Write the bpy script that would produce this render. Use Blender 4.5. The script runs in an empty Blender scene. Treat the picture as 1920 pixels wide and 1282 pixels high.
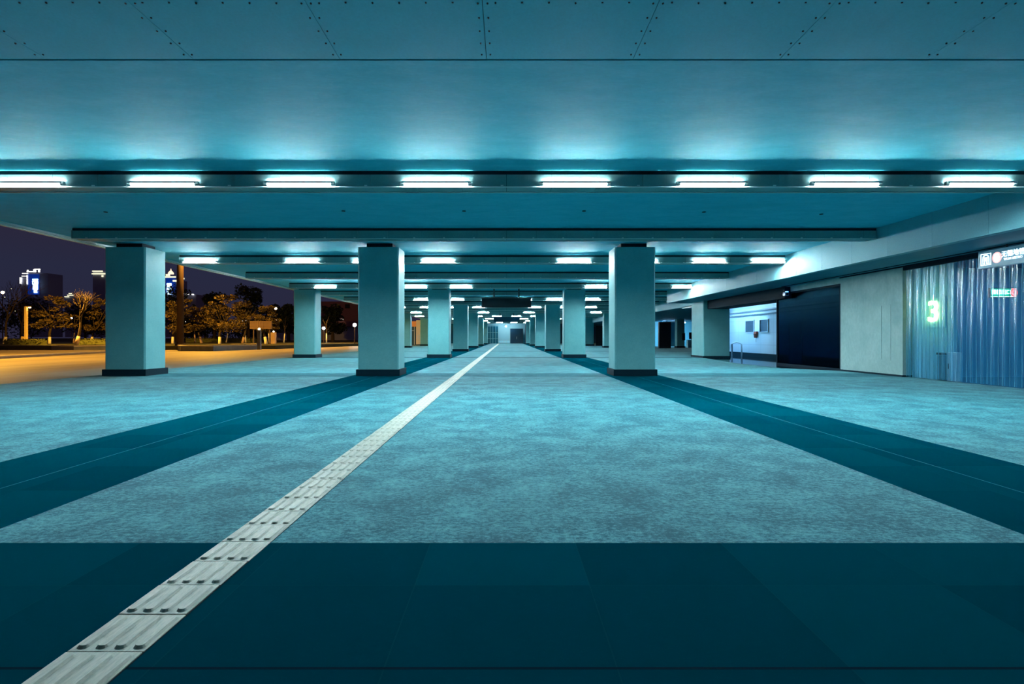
import bpy, math, random
from mathutils import Vector, Matrix
random.seed(7)
PI = math.pi
S = bpy.context.scene
COL = S.collection
CZ = 1.24            # eye height
F = 1060.0           # focal length in pixels of the 1920 wide frame

# ------------------------------------------------------------------ helpers
class MB:
    """collects polygons, links them as one mesh object"""
    def __init__(s):
        s.v = []; s.f = []; s.m = []
    def poly(s, pts, mi=0):
        n = len(s.v); s.v += [tuple(p) for p in pts]
        s.f.append(tuple(range(n, n + len(pts)))); s.m.append(mi)
    def box(s, x0, x1, y0, y1, z0, z1, mi=0, bev=0.0):
        if bev <= 0:
            n = len(s.v)
            s.v += [(x0,y0,z0),(x1,y0,z0),(x1,y1,z0),(x0,y1,z0),(x0,y0,z1),(x1,y0,z1),(x1,y1,z1),(x0,y1,z1)]
            for q in ((0,3,2,1),(4,5,6,7),(0,1,5,4),(1,2,6,5),(2,3,7,6),(3,0,4,7)):
                s.f.append(tuple(n+i for i in q)); s.m.append(mi)
        else:   # vertical edges chamfered
            b = bev
            pr = [(x0+b,y0),(x1-b,y0),(x1,y0+b),(x1,y1-b),(x1-b,y1),(x0+b,y1),(x0,y1-b),(x0,y0+b)]
            s.prism(pr, z0, z1, mi)
        return s
    def prism(s, pr, z0, z1, mi=0):
        n = len(s.v); k = len(pr)
        s.v += [(x,y,z0) for x,y in pr] + [(x,y,z1) for x,y in pr]
        s.f.append(tuple(n+i for i in reversed(range(k)))); s.m.append(mi)
        s.f.append(tuple(n+k+i for i in range(k))); s.m.append(mi)
        for i in range(k):
            j = (i+1) % k
            s.f.append((n+i, n+j, n+k+j, n+k+i)); s.m.append(mi)
        return s
    def tube(s, pts, rads, seg=8, mi=0, cap=True):
        pts = [Vector(p) for p in pts]
        if not isinstance(rads, (list, tuple)): rads = [rads]*len(pts)
        rings = []
        for i, p in enumerate(pts):
            d = (pts[min(i+1,len(pts)-1)] - pts[max(i-1,0)]).normalized()
            up = Vector((0,0,1)) if abs(d.z) < .9 else Vector((1,0,0))
            a = d.cross(up).normalized(); b = d.cross(a).normalized()
            n = len(s.v)
            for k in range(seg):
                t = 2*PI*k/seg
                s.v.append(tuple(p + rads[i]*(math.cos(t)*a + math.sin(t)*b)))
            rings.append(n)
        for r0, r1 in zip(rings, rings[1:]):
            for k in range(seg):
                j = (k+1) % seg
                s.f.append((r0+k, r0+j, r1+j, r1+k)); s.m.append(mi)
        if cap:
            s.f.append(tuple(rings[0]+k for k in reversed(range(seg)))); s.m.append(mi)
            s.f.append(tuple(rings[-1]+k for k in range(seg))); s.m.append(mi)
        return s
    def lathe(s, c, prof, seg=16, mi=0):
        """prof: list of (radius, z) about the vertical axis through c"""
        return s.tube([(c[0], c[1], c[2]+z) for r, z in prof], [max(r, .0005) for r, z in prof], seg, mi)
    def build(s, name, mats, parent=None, smooth=False, bevel=0):
        me = bpy.data.meshes.new(name)
        me.from_pydata(s.v, [], s.f); me.update()
        for m in (mats if isinstance(mats, (list, tuple)) else [mats]): me.materials.append(m)
        me.polygons.foreach_set('material_index', s.m)
        if smooth: me.polygons.foreach_set('use_smooth', [True]*len(s.f))
        o = bpy.data.objects.new(name, me); COL.objects.link(o)
        if parent: o.parent = parent
        if bevel:
            md = o.modifiers.new('bevel', 'BEVEL'); md.width = bevel; md.segments = 2; md.limit_method = 'ANGLE'
        return o

def tag(o, label, cat, group=None, kind=None):
    o['label'] = label; o['category'] = cat
    if group: o['group'] = group
    if kind: o['kind'] = kind
    return o
def thing(name, label, cat, loc=(0,0,0), group=None, rz=0):
    o = bpy.data.objects.new(name, None); COL.objects.link(o)
    o.location = loc; o.rotation_euler.z = rz; o.empty_display_size = .2
    return tag(o, label, cat, group)
def struct(o):
    o['kind'] = 'structure'; return o
def dup(root, loc, label=None, group=None):
    r = root.copy(); COL.objects.link(r); r.location = loc
    if label: r['label'] = label
    if group: r['group'] = group
    for ch in list(root.children):
        c = ch.copy(); COL.objects.link(c); c.parent = r
        for g in list(ch.children):
            d = g.copy(); COL.objects.link(d); d.parent = c
    return r
def at(px, py, d):
    """world point seen at a pixel, d metres down the hall"""
    return Vector(((px-950)*d/F, d, CZ-(py-632.5)*d/F))

# ------------------------------------------------------------------ materials
def mat(name, col=(.5,.5,.5), rough=.6, spec=.5, metal=0, emit=None, es=0):
    m = bpy.data.materials.new(name); m.use_nodes = True
    b = m.node_tree.nodes['Principled BSDF']
    b.inputs['Base Color'].default_value = (*col, 1)
    b.inputs['Roughness'].default_value = rough
    b.inputs['Specular IOR Level'].default_value = spec
    b.inputs['Metallic'].default_value = metal
    if emit:
        b.inputs['Emission Color'].default_value = (*emit, 1)
        b.inputs['Emission Strength'].default_value = es
    return m
class NT:
    def __init__(s, m):
        s.t = m.node_tree; s.b = s.t.nodes['Principled BSDF']
    def n(s, t, **k):
        x = s.t.nodes.new(t)
        for a, b in k.items(): setattr(x, a, b)
        return x
    def l(s, a, b): s.t.links.new(a, b)
    def put(s, node, idx, v):
        if hasattr(v, 'is_output') or hasattr(v, 'links'): s.l(v, node.inputs[idx])
        else: node.inputs[idx].default_value = v
    def math(s, op, a, b=0.0, c=0.0):
        x = s.n('ShaderNodeMath', operation=op)
        for i, v in enumerate((a, b, c)): s.put(x, i, v)
        return x.outputs[0]
    def mix(s, f, a, b, bt='MIX'):
        x = s.n('ShaderNodeMix', data_type='RGBA', blend_type=bt)
        s.put(x, 0, f)
        s.put(x, 6, a if hasattr(a, 'links') else (*a, 1)); s.put(x, 7, b if hasattr(b, 'links') else (*b, 1))
        return x.outputs[2]
    def noise(s, scale, detail=4, rough=.6, vec=None, dist=0):
        x = s.n('ShaderNodeTexNoise'); x.inputs['Scale'].default_value = scale
        x.inputs['Detail'].default_value = detail; x.inputs['Roughness'].default_value = rough
        x.inputs['Distortion'].default_value = dist
        if vec is not None: s.l(vec, x.inputs['Vector'])
        return x.outputs['Fac']
    def ramp(s, v, a, b, lo=0.0, hi=1.0):
        x = s.n('ShaderNodeMapRange'); x.clamp = True
        s.put(x, 0, v); x.inputs[1].default_value = a; x.inputs[2].default_value = b
        x.inputs[3].default_value = lo; x.inputs[4].default_value = hi
        return x.outputs[0]
    def pos(s):
        return s.n('ShaderNodeNewGeometry').outputs['Position']
    def scale(s, v, sc):
        x = s.n('ShaderNodeMapping'); s.l(v, x.inputs['Vector']); x.inputs['Scale'].default_value = sc
        return x.outputs[0]
    def sep(s, v):
        x = s.n('ShaderNodeSeparateXYZ'); s.l(v, x.inputs[0]); return x.outputs
    def bump(s, h, strength=.3, dist=.01):
        x = s.n('ShaderNodeBump'); x.inputs['Strength'].default_value = strength
        x.inputs['Distance'].default_value = dist
        s.l(h, x.inputs['Height']); s.l(x.outputs[0], s.b.inputs['Normal'])

def m_mottled(name, c0, c1, scale, rough=.7, spec=.3, stretch=(1,1,1), fine=60, bump=.15):
    m = mat(name, c0, rough, spec); t = NT(m)
    p = t.scale(t.pos(), stretch)
    a = t.noise(scale, 6, .65, p, .3)
    f = t.ramp(a, .35, .68)
    c = t.mix(f, c0, c1)
    g = t.noise(fine, 3, .6, p)
    c = t.mix(t.ramp(g, .3, .7, 0, .22), c, tuple(x*.55 for x in c0))
    t.l(c, t.b.inputs['Base Color'])
    t.bump(g, bump, .004)
    return m

def m_floor():
    m = mat('floor_granite', (.4,.6,.62), .42, .5); t = NT(m)
    P = t.pos(); x, y, z = t.sep(P)
    # dark granite bands: along the hall under the columns and across it at every column row
    def band(v, c, hw):
        return t.math('LESS_THAN', t.math('ABSOLUTE', t.math('SUBTRACT', v, c)), hw)
    b1 = t.math('MAXIMUM', band(x, -4.16, .875), band(x, 4.13, .875))
    k = t.math('FLOORED_MODULO', t.math('ADD', y, 8.1-2.54), 16.2)
    b2 = band(k, 8.1, .875)
    dark = t.math('MAXIMUM', b1, t.math('MULTIPLY', b2, t.ramp(y, 9.9, 10.1, 1.0, .5)))
    # joints
    def joint(v, step, off, w):
        q = t.math('FLOORED_MODULO', t.math('ADD', v, off + step/2), step)
        return t.math('LESS_THAN', t.math('ABSOLUTE', t.math('SUBTRACT', q, step/2)), w)
    n1 = t.noise(1.7, 10, .78, P, .3)
    n2 = t.noise(26, 6, .88, t.scale(P, (.85,1.15,1)))
    n3 = t.noise(110, 4, .85, P)
    pat = t.math('ADD', t.math('MULTIPLY', n1, .38), t.math('MULTIPLY', n2, .62))
    pf = t.ramp(pat, .455, .575)
    light = t.mix(pf, (.0,.10,.145), (.12,.45,.51))
    light = t.mix(t.ramp(n3, .35, .75, 0, .6), light, (.0,.11,.16))
    slab = t.n('ShaderNodeTexWhiteNoise', noise_dimensions='3D')
    cv = t.n('ShaderNodeCombineXYZ')
    t.l(t.math('FLOOR', t.math('DIVIDE', t.math('ADD', x, .46), .875)), cv.inputs[0])
    t.l(t.math('FLOOR', t.math('DIVIDE', t.math('ADD', y, .67), .875)), cv.inputs[1])
    t.l(cv.outputs[0], slab.inputs['Vector'])
    dk = t.mix(slab.outputs['Value'], (.0,.044,.070), (.0,.058,.088))
    dk = t.mix(t.ramp(pat, .5, .75, 0, .35), dk, (.0,.07,.10))
    dk = t.mix(t.ramp(n3, .5, .8, 0, .3), dk, (.0,.06,.085))
    c = t.mix(dark, light, dk)
    jl = t.math('MULTIPLY', joint(x, 8.29, -4.13, .008), b1)              # pale line down each long band
    c = t.mix(t.math('MULTIPLY', jl, .5), c, (.08,.24,.30))
    jd = t.math('MAXIMUM', joint(x, .875, .46, .003), joint(y, .875, .67, .003))
    c = t.mix(t.math('MULTIPLY', jd, .25), c, (.03,.08,.1))
    j3 = t.math('LESS_THAN', t.math('ABSOLUTE', t.math('SUBTRACT', x, 8.05)), .02)
    j4 = t.math('LESS_THAN', t.math('ABSOLUTE', t.math('SUBTRACT', y, 2.12)), .008)
    j5 = t.math('LESS_THAN', t.math('ABSOLUTE', t.math('SUBTRACT', y, 4.63)), .006)
    c = t.mix(t.math('MULTIPLY', j3, .45), c, (.06,.15,.18))
    c = t.mix(j4, c, (.008,.02,.035))
    c = t.mix(t.math('MULTIPLY', j5, .4), c, (.02,.06,.08))
    t.l(c, t.b.inputs['Base Color'])
    t.l(t.ramp(pat, .35, .7, .72, .9), t.b.inputs['Roughness'])
    t.b.inputs['Specular Tint'].default_value = (.25,.8,1,1); t.b.inputs['Specular IOR Level'].default_value = .12
    t.l(t.math('MULTIPLY', t.math('SUBTRACT', 1.0, dark), .16), t.b.inputs['Sheen Weight'])
    t.b.inputs['Sheen Roughness'].default_value = .3; t.b.inputs['Sheen Tint'].default_value = (.8,1,1,1)
    t.l(t.math('MULTIPLY_ADD', dark, -.07, .07), t.b.inputs['Specular IOR Level'])
    t.bump(n3, .12, .003)
    return m

def m_road():
    m = mat('road_asphalt', (.2,.2,.2), .55, .4); t = NT(m)
    P = t.pos()
    a = t.noise(1.0, 5, .6, t.scale(P, (.9,.05,1)), .5)
    b = t.noise(30, 3, .7, P)
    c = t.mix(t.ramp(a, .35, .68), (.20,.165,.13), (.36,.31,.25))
    x = t.sep(P)[0]       # fade from hall light to sodium light painted as greyer road near the hall
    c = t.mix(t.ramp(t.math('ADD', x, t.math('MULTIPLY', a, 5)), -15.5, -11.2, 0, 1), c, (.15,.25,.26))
    c = t.mix(t.ramp(b, .3, .7, 0, .3), c, (.1,.08,.06))
    t.l(c, t.b.inputs['Base Color']); t.bump(b, .2, .004)
    return m

M = {}
M['floor'] = m_floor()
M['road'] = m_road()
M['plaster'] = m_mottled('ceiling_plaster', (.06,.58,.73), (.10,.67,.82), 1.4, .75, .2, (1,2.2,1), 14)
def scuffs(m):
    t = NT(m); lk = t.b.inputs['Base Color'].links[0]; src = lk.from_socket
    mp = t.n('ShaderNodeMapping'); t.l(t.pos(), mp.inputs['Vector']); mp.inputs['Scale'].default_value = (1.2,3.2,1); mp.inputs['Rotation'].default_value = (0,0,.5)
    a = t.noise(2.6, 9, .78, mp.outputs[0], .8)
    b = t.noise(.28, 2, .5, t.pos())
    f = t.math('MULTIPLY', t.ramp(a, .55, .72, 0, .55), t.ramp(b, .4, .6, .25, 1))
    c = t.mix(f, src, (.20,.78,.88))
    st = t.noise(.22, 4, .6, t.scale(t.pos(), (1,2.5,1)), 1.5)
    c = t.mix(t.ramp(st, .62, .66, 0, .25), c, (.03,.42,.52))
    t.l(c, t.b.inputs['Base Color'])
scuffs(M['plaster'])
M['board'] = m_mottled('cement_board', (.05,.56,.70), (.07,.60,.75), 1.0, .7, .25, (1,1,1), 40)
M['column'] = m_mottled('column_render', (.13,.44,.48), (.16,.49,.52), 2.2, .6, .3, (1,1,1), 30)
M['beam'] = m_mottled('beam_cladding', (.16,.30,.30), (.20,.35,.35), .8, .42, .5, (1,1,1), 25, .05)
M['plinth'] = mat('dark_plinth', (.003,.022,.036), .7, .08)
M['gap'] = mat('shadow_gap', (.01,.03,.04), .8, .1)
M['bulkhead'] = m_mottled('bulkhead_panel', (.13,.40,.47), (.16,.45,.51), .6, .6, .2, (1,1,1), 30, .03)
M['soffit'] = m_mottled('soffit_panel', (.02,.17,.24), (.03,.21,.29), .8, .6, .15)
M['concrete'] = m_mottled('wall_concrete', (.24,.40,.40), (.36,.52,.51), 1.3, .7, .25, (1,1,.7), 12)
M['fascia'] = mat('dark_fascia', (.003,.015,.028), .75, .08)
M['housing'] = mat('lamp_housing', (.7,.75,.72), .4, .5)
M['shield_plate'] = mat('light_shield_white', (.7,.8,.8), .5, .3)
M['cap'] = mat('lamp_cap', (.6,.62,.6), .4, .5)
LAMP = (.80,.97,1.0)
M['tube'] = mat('lamp_tube_glow', (.8,.8,.8), .5, .5, 0, LAMP, 680)
M['dark_metal'] = mat('dark_metal', (.02,.03,.04), .4, .5)
M['screw'] = mat('screw_head', (.01,.03,.04), .6, .2)
M['black'] = mat('black_paint', (.006,.01,.016), .5, .3)
M['sign_face'] = mat('blank_sign_face', (.01,.07,.13), .4, .4)

# tactile strip
def m_tactile():
    m = mat('tactile_tile', (.6,.6,.48), .5, .4); t = NT(m)
    P = t.pos()
    a = t.noise(40, 5, .75, t.scale(P, (3,.35,1)))
    b = t.noise(3, 3, .6, P)
    c = t.mix(t.ramp(a, .35, .65), (.30,.36,.30), (.50,.52,.43))
    c = t.mix(t.ramp(b, .4, .7, 0, .4), c, (.24,.32,.29))
    t.l(c, t.b.inputs['Base Color']); t.bump(a, .15, .002)
    return m
M['tactile'] = m_tactile()

# ------------------------------------------------------------------ the hall shell
HEND = 119.0
mb = MB(); mb.box(-13.45, 30, -4, HEND+3, -.2, 0); struct(mb.build('floor', M['floor']))
mb = MB()
mb.box(-13.45, 10.6, 6.27, HEND+3, 4.31, 4.6)
mb.box(10.6, 30, 6.27, HEND+3, 4.31, 4.6)
struct(mb.build('ceiling', M['plaster']))
# eave lip along the open left side
mb = MB(); mb.box(-13.5, -13.38, -4, HEND+3, 4.22, 4.66); mb.box(-13.38,-13.30,-4,HEND+3,4.25,4.309)
struct(mb.build('trim_1', M['housing']))
# near ceiling: cement boards screwed to battens, one long board per bay
mbs = MB(); mbs.box(-13.38, 30, -4, 6.235, 4.33, 4.6)
struct(mbs.build('ceiling_backing', M['gap'])).name = 'ceiling'
ordinals = ['leftmost','second from left','third from left','fourth from left','fifth from left','sixth from left','seventh from left','rightmost']
edges = [-.223 + 1.617*k for k in range(-5, 5)]
edges = [e for e in edges]
panels = [(edges[i], edges[i+1]) for i in range(len(edges)-1)]
for i, (x0, x1) in enumerate(panels):
    p = MB(); p.box(x0+.003, x1-.003, 3.2, 6.235, 4.31, 4.329)
    ob = p.build('ceiling_panel', M['board'])
    names = ['outermost left','second from left','third from left','fourth from left','just left of centre','just right of centre','third from right','second from right','outermost right']
    tag(ob, 'teal cement board screwed to the near ceiling, %s in its row' % names[i], 'ceiling panel', 'cement boards of the near ceiling')
    s = MB()
    rr = random.Random(i)
    for sx in (x0+.045, x1-.045):
        y = 6.13
        while y > 3.4:
            s.tube([(sx+rr.uniform(-.006,.006), y, 4.3095), (sx, y, 4.300)], .009, 6); y -= .235
    xx = x0 + .12
    while xx < x1-.08:
        s.tube([(xx, 5.18+rr.uniform(-.01,.01), 4.3095), (xx, 5.18, 4.3)], .009, 6); xx += .245
    s.build('screw', M['screw'], ob)['kind'] = 'stuff'
# side strips closing the near ceiling
mb = MB(); mb.box(-13.38, panels[0][0]-.003, -4, 6.235, 4.31, 4.329); mb.box(panels[-1][1]+.003, 30, -4, 6.235, 4.31, 4.329)
mb.box(panels[0][0], panels[-1][1], -4, 3.19, 4.31, 4.329)
struct(mb.build('ceiling', M['board']))

# small ceiling studs/anchor holes in the plaster
for i, (px, py) in enumerate(((198,397),(644,395),(870,395),(1095,395),(1320,397),(1540,401))):
    d = 3.07*F/(632.5-py); a = at(px, py, d)
    o = MB().tube([(a.x, d, 4.3095), (a.x, d, 4.295)], .045, 10).build('ceiling_cap', M['screw'])
    tag(o, 'small dark round cap on the ceiling behind the nearest lamp row, %s' % ['leftmost','second from left','third from left','third from right','second from right','rightmost'][i], 'cap', 'small caps in the ceiling')

# ------------------------------------------------------------------ cross beams
ROWY = {1:10.4, 2:21.05, 3:31.7, 4:42.35, 5:53.0, 6:63.8, 7:74.6, 8:85.3, 9:96.0, 10:106.6}
UNLIT = [15.85, 26.4, 37.0, 47.7, 58.4, 69.3, 80.0, 90.6, 101.3, 112]
XL = -12.2
nth = ['nearest','second','third','fourth','fifth','sixth','seventh','eighth','ninth','tenth']
def beam(y, label, xr, xl=XL):
    t = thing('ceiling_beam', label, 'beam', (0, y, 0), 'beams across the ceiling')
    c = MB(); c.box(xl, xr, .03, .42, 4.03, 4.309); c.build('beam_core', M['gap'], t)
    g = MB(); step = .835; k = math.floor(xl/step)
    x = xl
    while x < xr - .01:
        x1 = min((math.floor(x/step + 1e-6)+1)*step, xr)
        g.box(x, x1-.006, 0, .45, 4.02, 4.235)
        x = x1
    g.box(xl, xl+.02, -.01, .46, 4.015, 4.245)
    g.build('cladding', M['beam'], t)
    r = MB(); r.box(xl, xr, .005, .035, 4.003, 4.02); r.box(xl, xr, .40, .44, 4.005, 4.02)
    z = xl + .4
    while z < xr:
        r.tube([(z, -.012, 4.03), (z+.05, -.012, 4.03)], .012, 6); z += .835
    r.build('cable_rail', M['housing'], t)
    return t
def xr_at(y): return 10.38 if y < 36.6 else 12.88
for k, y in ROWY.items(): beam(y, '%s beam carrying lamps, counting from the camera' % nth[k-1], xr_at(y))
for k, y in enumerate(UNLIT): beam(y, '%s ceiling beam without lamps, counting from the camera' % nth[k], xr_at(y))

# ------------------------------------------------------------------ fluorescent lamps
def make_lamp():
    t = thing('fluorescent_lamp', '', 'lamp')
    L = .63
    MB().tube([(-L+.03,0,0),(L-.03,0,0)], .030, 12).build('lamp_tube', M['tube'], t, True)
    hd = MB(); hd.box(-L, L, -.060, .030, .034, .038); hd.box(-L, L, -.060, -.056, .0, .034)  # plate and lip added to keep direct tube light off the ceiling
    hd.build('light_shield', M['shield_plate'], t)
    h = MB(); h.box(-L, L, .040, .066, -.012, .020); h.box(-L, -L+.04, -.02, .05, -.01, .05); h.box(L-.04, L, -.02, .05, -.01, .05)
    h.build('lamp_housing', M['housing'], t)
    for sx in (-1, 1):
        MB().tube([(sx*(L-.05),0,0),(sx*(L+.02),0,0)], .034, 10).build('end_cap', M['cap'], t)
    return t
LX = {1:[-8.73,-6.28,-3.79,-1.29,1.25,3.75,6.2,8.66],
      2:[-11.4,-7.6,-5.1,-2.55,2.5,5.0,7.53,9.72],
      3:[-10.17,-7.65,-5.08,-2.57,5.0,7.5,9.9],
      4:[-8.9,-6.35,-3.8,-1.27,1.27,3.6,6.4,8.9],
      5:[-10.1,-7.5,-5.05,-2.6,2.6,5.05,7.8],
      6:[-10.2,-7.6,-2.6,2.5,5.0,7.5,10.1],
      7:[-11.5,-6.3,-3.8,-1.3,1.25,3.75,6.3,8.9],
      8:[-7.6,-5.0,-2.6,2.6,5.0,7.6],
      9:[-6.3,-3.8,-1.3,1.3,3.8,6.3],
      10:[-3.8,-1.35,1.35,3.8]}
proto = None
for k, xs in LX.items():
    n = len(xs)
    for i, x in enumerate(xs):
        wd = ['leftmost','second from left','third from left','fourth from left','fourth from right','third from right','second from right','rightmost']
        w = wd[i] if i < n/2 else wd[8-(n-i)]
        lab = 'glowing white tube lamp on the %s lit beam from the camera, %s' % (nth[k-1], w)
        loc = (x, ROWY[k]-.07, 4.043)
        if proto is None:
            proto = make_lamp(); proto.location = loc; proto['label'] = lab; proto['group'] = 'fluorescent tube lamps under the beams'
        else:
            dup(proto, loc, lab)

# ------------------------------------------------------------------ columns
W = 4.15
def make_column(w=.655, dp=1.12):
    t = thing('square_column', '', 'column')
    MB().box(-w, w, 0, dp, .02, 4.16, 0, .045).build('shaft', M['column'], t)
    MB().box(-w-.05, w+.05, -.05, dp+.05, 0, .21).build('plinth', M['plinth'], t, bevel=.006)
    MB().box(-.42, .42, .22, dp-.22, 4.15, 4.312).build('neck', M['plinth'], t)
    return t
CY = [18.25, 34.45, 50.65, 68.5, 85.9-1.0, 102.5]
pc = None
for r, y in enumerate(CY):
    for side, x in (('left of the centre aisle', -W), ('right of the centre aisle', W), ('on the outer left edge', -3*W+.12), ('on the outer right line', 3*W)):
        if x > 10 and r < 3: continue
        lab = 'square rendered column with dark plinth %s, %s row from the camera' % (side, nth[r])
        if pc is None:
            pc = make_column(); pc.location = (x, y, 0); pc['label'] = lab; pc['group'] = 'square columns of the hall'
        else: dup(pc, (x, y, 0), lab)

# ------------------------------------------------------------------ hanging signs
def hsign(y, x0, x1, z0, z1, m, label):
    t = thing('hanging_sign', label, 'sign', ((x0+x1)/2, y, z0), 'blank signs hung over the aisle')
    h = (x1-x0)/2
    MB().box(-h, h, -.09, .09, 0, z1-z0).build('sign_board', m, t, bevel=.01)
    fr = MB(); fr.box(-h-.02, h+.02, -.10, .10, -.03, 0.0); fr.box(-h-.02, h+.02, -.10, .10, z1-z0, z1-z0+.03)
    fr.build('sign_frame', M['dark_metal'], t)
    for sx in (-.25, .25):
        MB().tube([(sx*2*h, 0, z1-z0), (sx*2*h, 0, 4.305-z0)], .045, 8).build('hanger_rod', M['dark_metal'], t)
hsign(35.2, -1.56, 1.53, 3.12, 3.68, M['black'], 'dark blank sign box hanging by two rods over the aisle, nearer one')
hsign(68.5, -1.57, 1.6, 3.15, 3.7, M['sign_face'], 'dim blue sign box hanging over the far end of the aisle')

# ------------------------------------------------------------------ tactile strip (one strip of ribbed tiles)
def tactile():
    mb = MB(); y = 1.62; k = 0
    mbd = MB()
    xc = -1.578
    rr = random.Random(3)
    while y < 117.5:
        far = y > 30
        step = .3 if not far else .3
        j = rr.uniform(-.003, .003) if not far else 0
        zj = rr.uniform(0, .0015)
        x0 = xc-.15+j; x1 = xc+.15+j
        y0 = y+.0035; y1 = y+.3-.0035
        mb.box(x0, x1, y0, y1, 0, .006+zj)
        if not far:
            for b in range(4):
                bx = x0 + .3*(b+.5)/4; w = .024
                a0 = y0+.012; a1 = y1-.012; z0 = .006+zj; z1 = .0155+zj
                # raised bar with sloping flanks and rounded ends
                n = len(mb.v)
                out = []; top = []
                for e in range(6):
                    t = PI + PI*e/5
                    out.append((bx+w*math.cos(t), a0+w+w*math.sin(t))); top.append((bx+w*.68*math.cos(t), a0+w+w*.45*math.sin(t)))
                for e in range(6):
                    t = PI*e/5
                    out.append((bx+w*math.cos(t), a1-w+w*math.sin(t))); top.append((bx+w*.68*math.cos(t), a1-w+w*.45*math.sin(t)))
                K = len(out)
                mb.v += [(q[0], q[1], z0) for q in out] + [(q[0], q[1], z1) for q in top]
                mb.f.append(tuple(n+K+i for i in range(K))); mb.m.append(0)
                for i in range(K):
                    jn = (i+1) % K
                    mb.f.append((n+i, n+jn, n+K+jn, n+K+i)); mb.m.append(0)
        y += step; k += 1
    # dark grout bed
    mbd.box(xc-.153, xc+.153, 1.6, 117.5, 0, .003)
    t = thing('tactile_paving', 'pale ribbed tactile paving strip running down the hall floor', 'tactile paving', (0,0,0))
    mb.build('ribbed_tile', M['tactile'], t)['kind'] = 'stuff'
    mbd.build('grout_bed', M['gap'], t)
tactile()

# ------------------------------------------------------------------ right side: bulkhead, soffit, wall
def clad_run(x0, x1, y0, y1, z0, z1, step, axis='y', gap=.008):
    m_ = MB(); y = y0
    while y < y1-.01:
        e = min(y+step, y1); m_.box(x0, x1, y+gap/2, e-gap/2, z0, z1); y = e
    m_.box(x0+.01, x1, y0, y1, z0+.01, z1)
    return m_
struct(clad_run(10.4, 10.6, -4, 36.7, 3.46, 4.309, 1.62).build('wall_right', M['bulkhead'])).name = 'trim_2'
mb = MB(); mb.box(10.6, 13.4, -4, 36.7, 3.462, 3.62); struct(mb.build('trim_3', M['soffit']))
mb = MB(); mb.box(12.0, 12.03, -4, 24.7, 3.44, 3.462); mb.box(12.3, 12.33, -4, 20.9, 3.42, 3.462); struct(mb.build('trim_4', M['fascia']))
mb = MB(); mb.box(10.6, 13.1, 36.7, 36.9, 3.46, 4.309); struct(mb.build('trim_5', M['bulkhead']))
struct(clad_run(12.9, 13.1, 36.9, HEND, 3.46, 4.309, 1.62).build('trim_6', M['bulkhead']))
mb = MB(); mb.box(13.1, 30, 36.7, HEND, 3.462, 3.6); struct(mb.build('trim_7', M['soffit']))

# concrete wall piece between curtain and lobby
mb = MB(); mb.box(12.4, 12.75, 17.7, 21.0, .06, 3.46); struct(mb.build('wall_right', M['concrete']))
mb = MB(); mb.box(12.385, 12.75, 17.7, 21.0, 0, .06); struct(mb.build('baseboard_right', M['plinth']))
# shallow outline of a blocked panel in the concrete
mb = MB()
for (a, b, c, d_) in ((18.25,18.27,.5,2.3),(18.7,18.72,.5,2.3),(18.25,18.72,.5,.515),(18.25,18.72,2.285,2.3)):
    mb.box(12.392, 12.402, a, b, c, d_)
struct(mb.build('trim_8', M['concrete']))
# header above the dark glass, black fascia above the lobby opening
mb = MB(); mb.box(12.4, 12.6, 21.0, 24.7, 3.24, 3.46); struct(mb.build('wall_header', M['concrete'])).name = 'trim_9'
mb = MB(); mb.box(12.15, 13.4, 24.7, 36.0, 2.96, 3.46); mb.box(12.13, 12.15, 24.7, 36.0, 3.05, 3.07); mb.box(12.14,12.15,24.7,36.0,3.25,3.27)
struct(mb.build('trim_10', M['fascia']))

# wide outer right column of the second row
t = thing('square_column', 'wide pale-sided column beside the lit lobby opening', 'column', (12.7, 34.2, 0), 'square columns of the hall')
MB().box(-.80, .80, 0, 2.2, .02, 3.46, 0, .04).build('shaft', M['column'], t)
MB().box(-.83, .83, -.03, 2.23, 0, .12).build('plinth', M['plinth'], t)

# ------------------------------------------------------------------ lobby behind the opening
def m_lobbywall():
    m = mat('lobby_wall_panels', (.62,.76,.84), .35, .5); t = NT(m)
    x, y, z = t.sep(t.pos())
    def joint(v, step, off, w):
        q = t.math('FLOORED_MODULO', t.math('ADD', v, off + step/2), step)
        return t.math('LESS_THAN', t.math('ABSOLUTE', t.math('SUBTRACT', q, step/2)), w)
    j = t.math('MAXIMUM', joint(y, 1.7, .3, .012), joint(z, .78, .0, .012))
    t.l(t.mix(t.math('MULTIPLY', j, .55), (.60,.76,.86), (.3,.45,.55)), t.b.inputs['Base Color'])
    return m
M['lobby'] = m_lobbywall()
M['polish'] = mat('polished_black_floor', (.012,.03,.045), .04, .8)
mb = MB(); mb.prism([(11.95,34.15),(11.0,27.1),(11.1,22.9),(12.39,21.02),(15.9,21.02),(15.9,40.6),(13.55,40.6),(13.55,34.15)], 0, .006)
struct(mb.build('floor', M['polish']))
mb = MB(); mb.box(15.9, 16.1, 21.0, 40.8, .0, 3.46); struct(mb.build('wall_back', M['lobby']))
mb = MB(); mb.box(13.5, 15.9, 40.6, 40.8, 0, 3.46); struct(mb.build('wall_far', M['lobby']))
mb = MB(); mb.box(12.75, 15.9, 20.85, 21.0, 0, 3.46); struct(mb.build('wall_near', M['lobby']))
mb = MB(); mb.box(13.5, 13.6, 36.45, 40.6, 0, 3.46); struct(mb.build('wall_left', M['lobby']))
mb = MB(); mb.box(15.87, 15.9, 21.0, 30.35, .006, .24); mb.box(15.87, 15.9, 31.75, 40.6, .006, .24); struct(mb.build('baseboard_back', M['plinth']))
mb = MB(); mb.box(12.6, 15.9, 21.0, 40.6, 3.30, 3.36); struct(mb.build('ceiling', mat('lobby_ceiling', (.10,.22,.3), .4, .5)))
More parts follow.
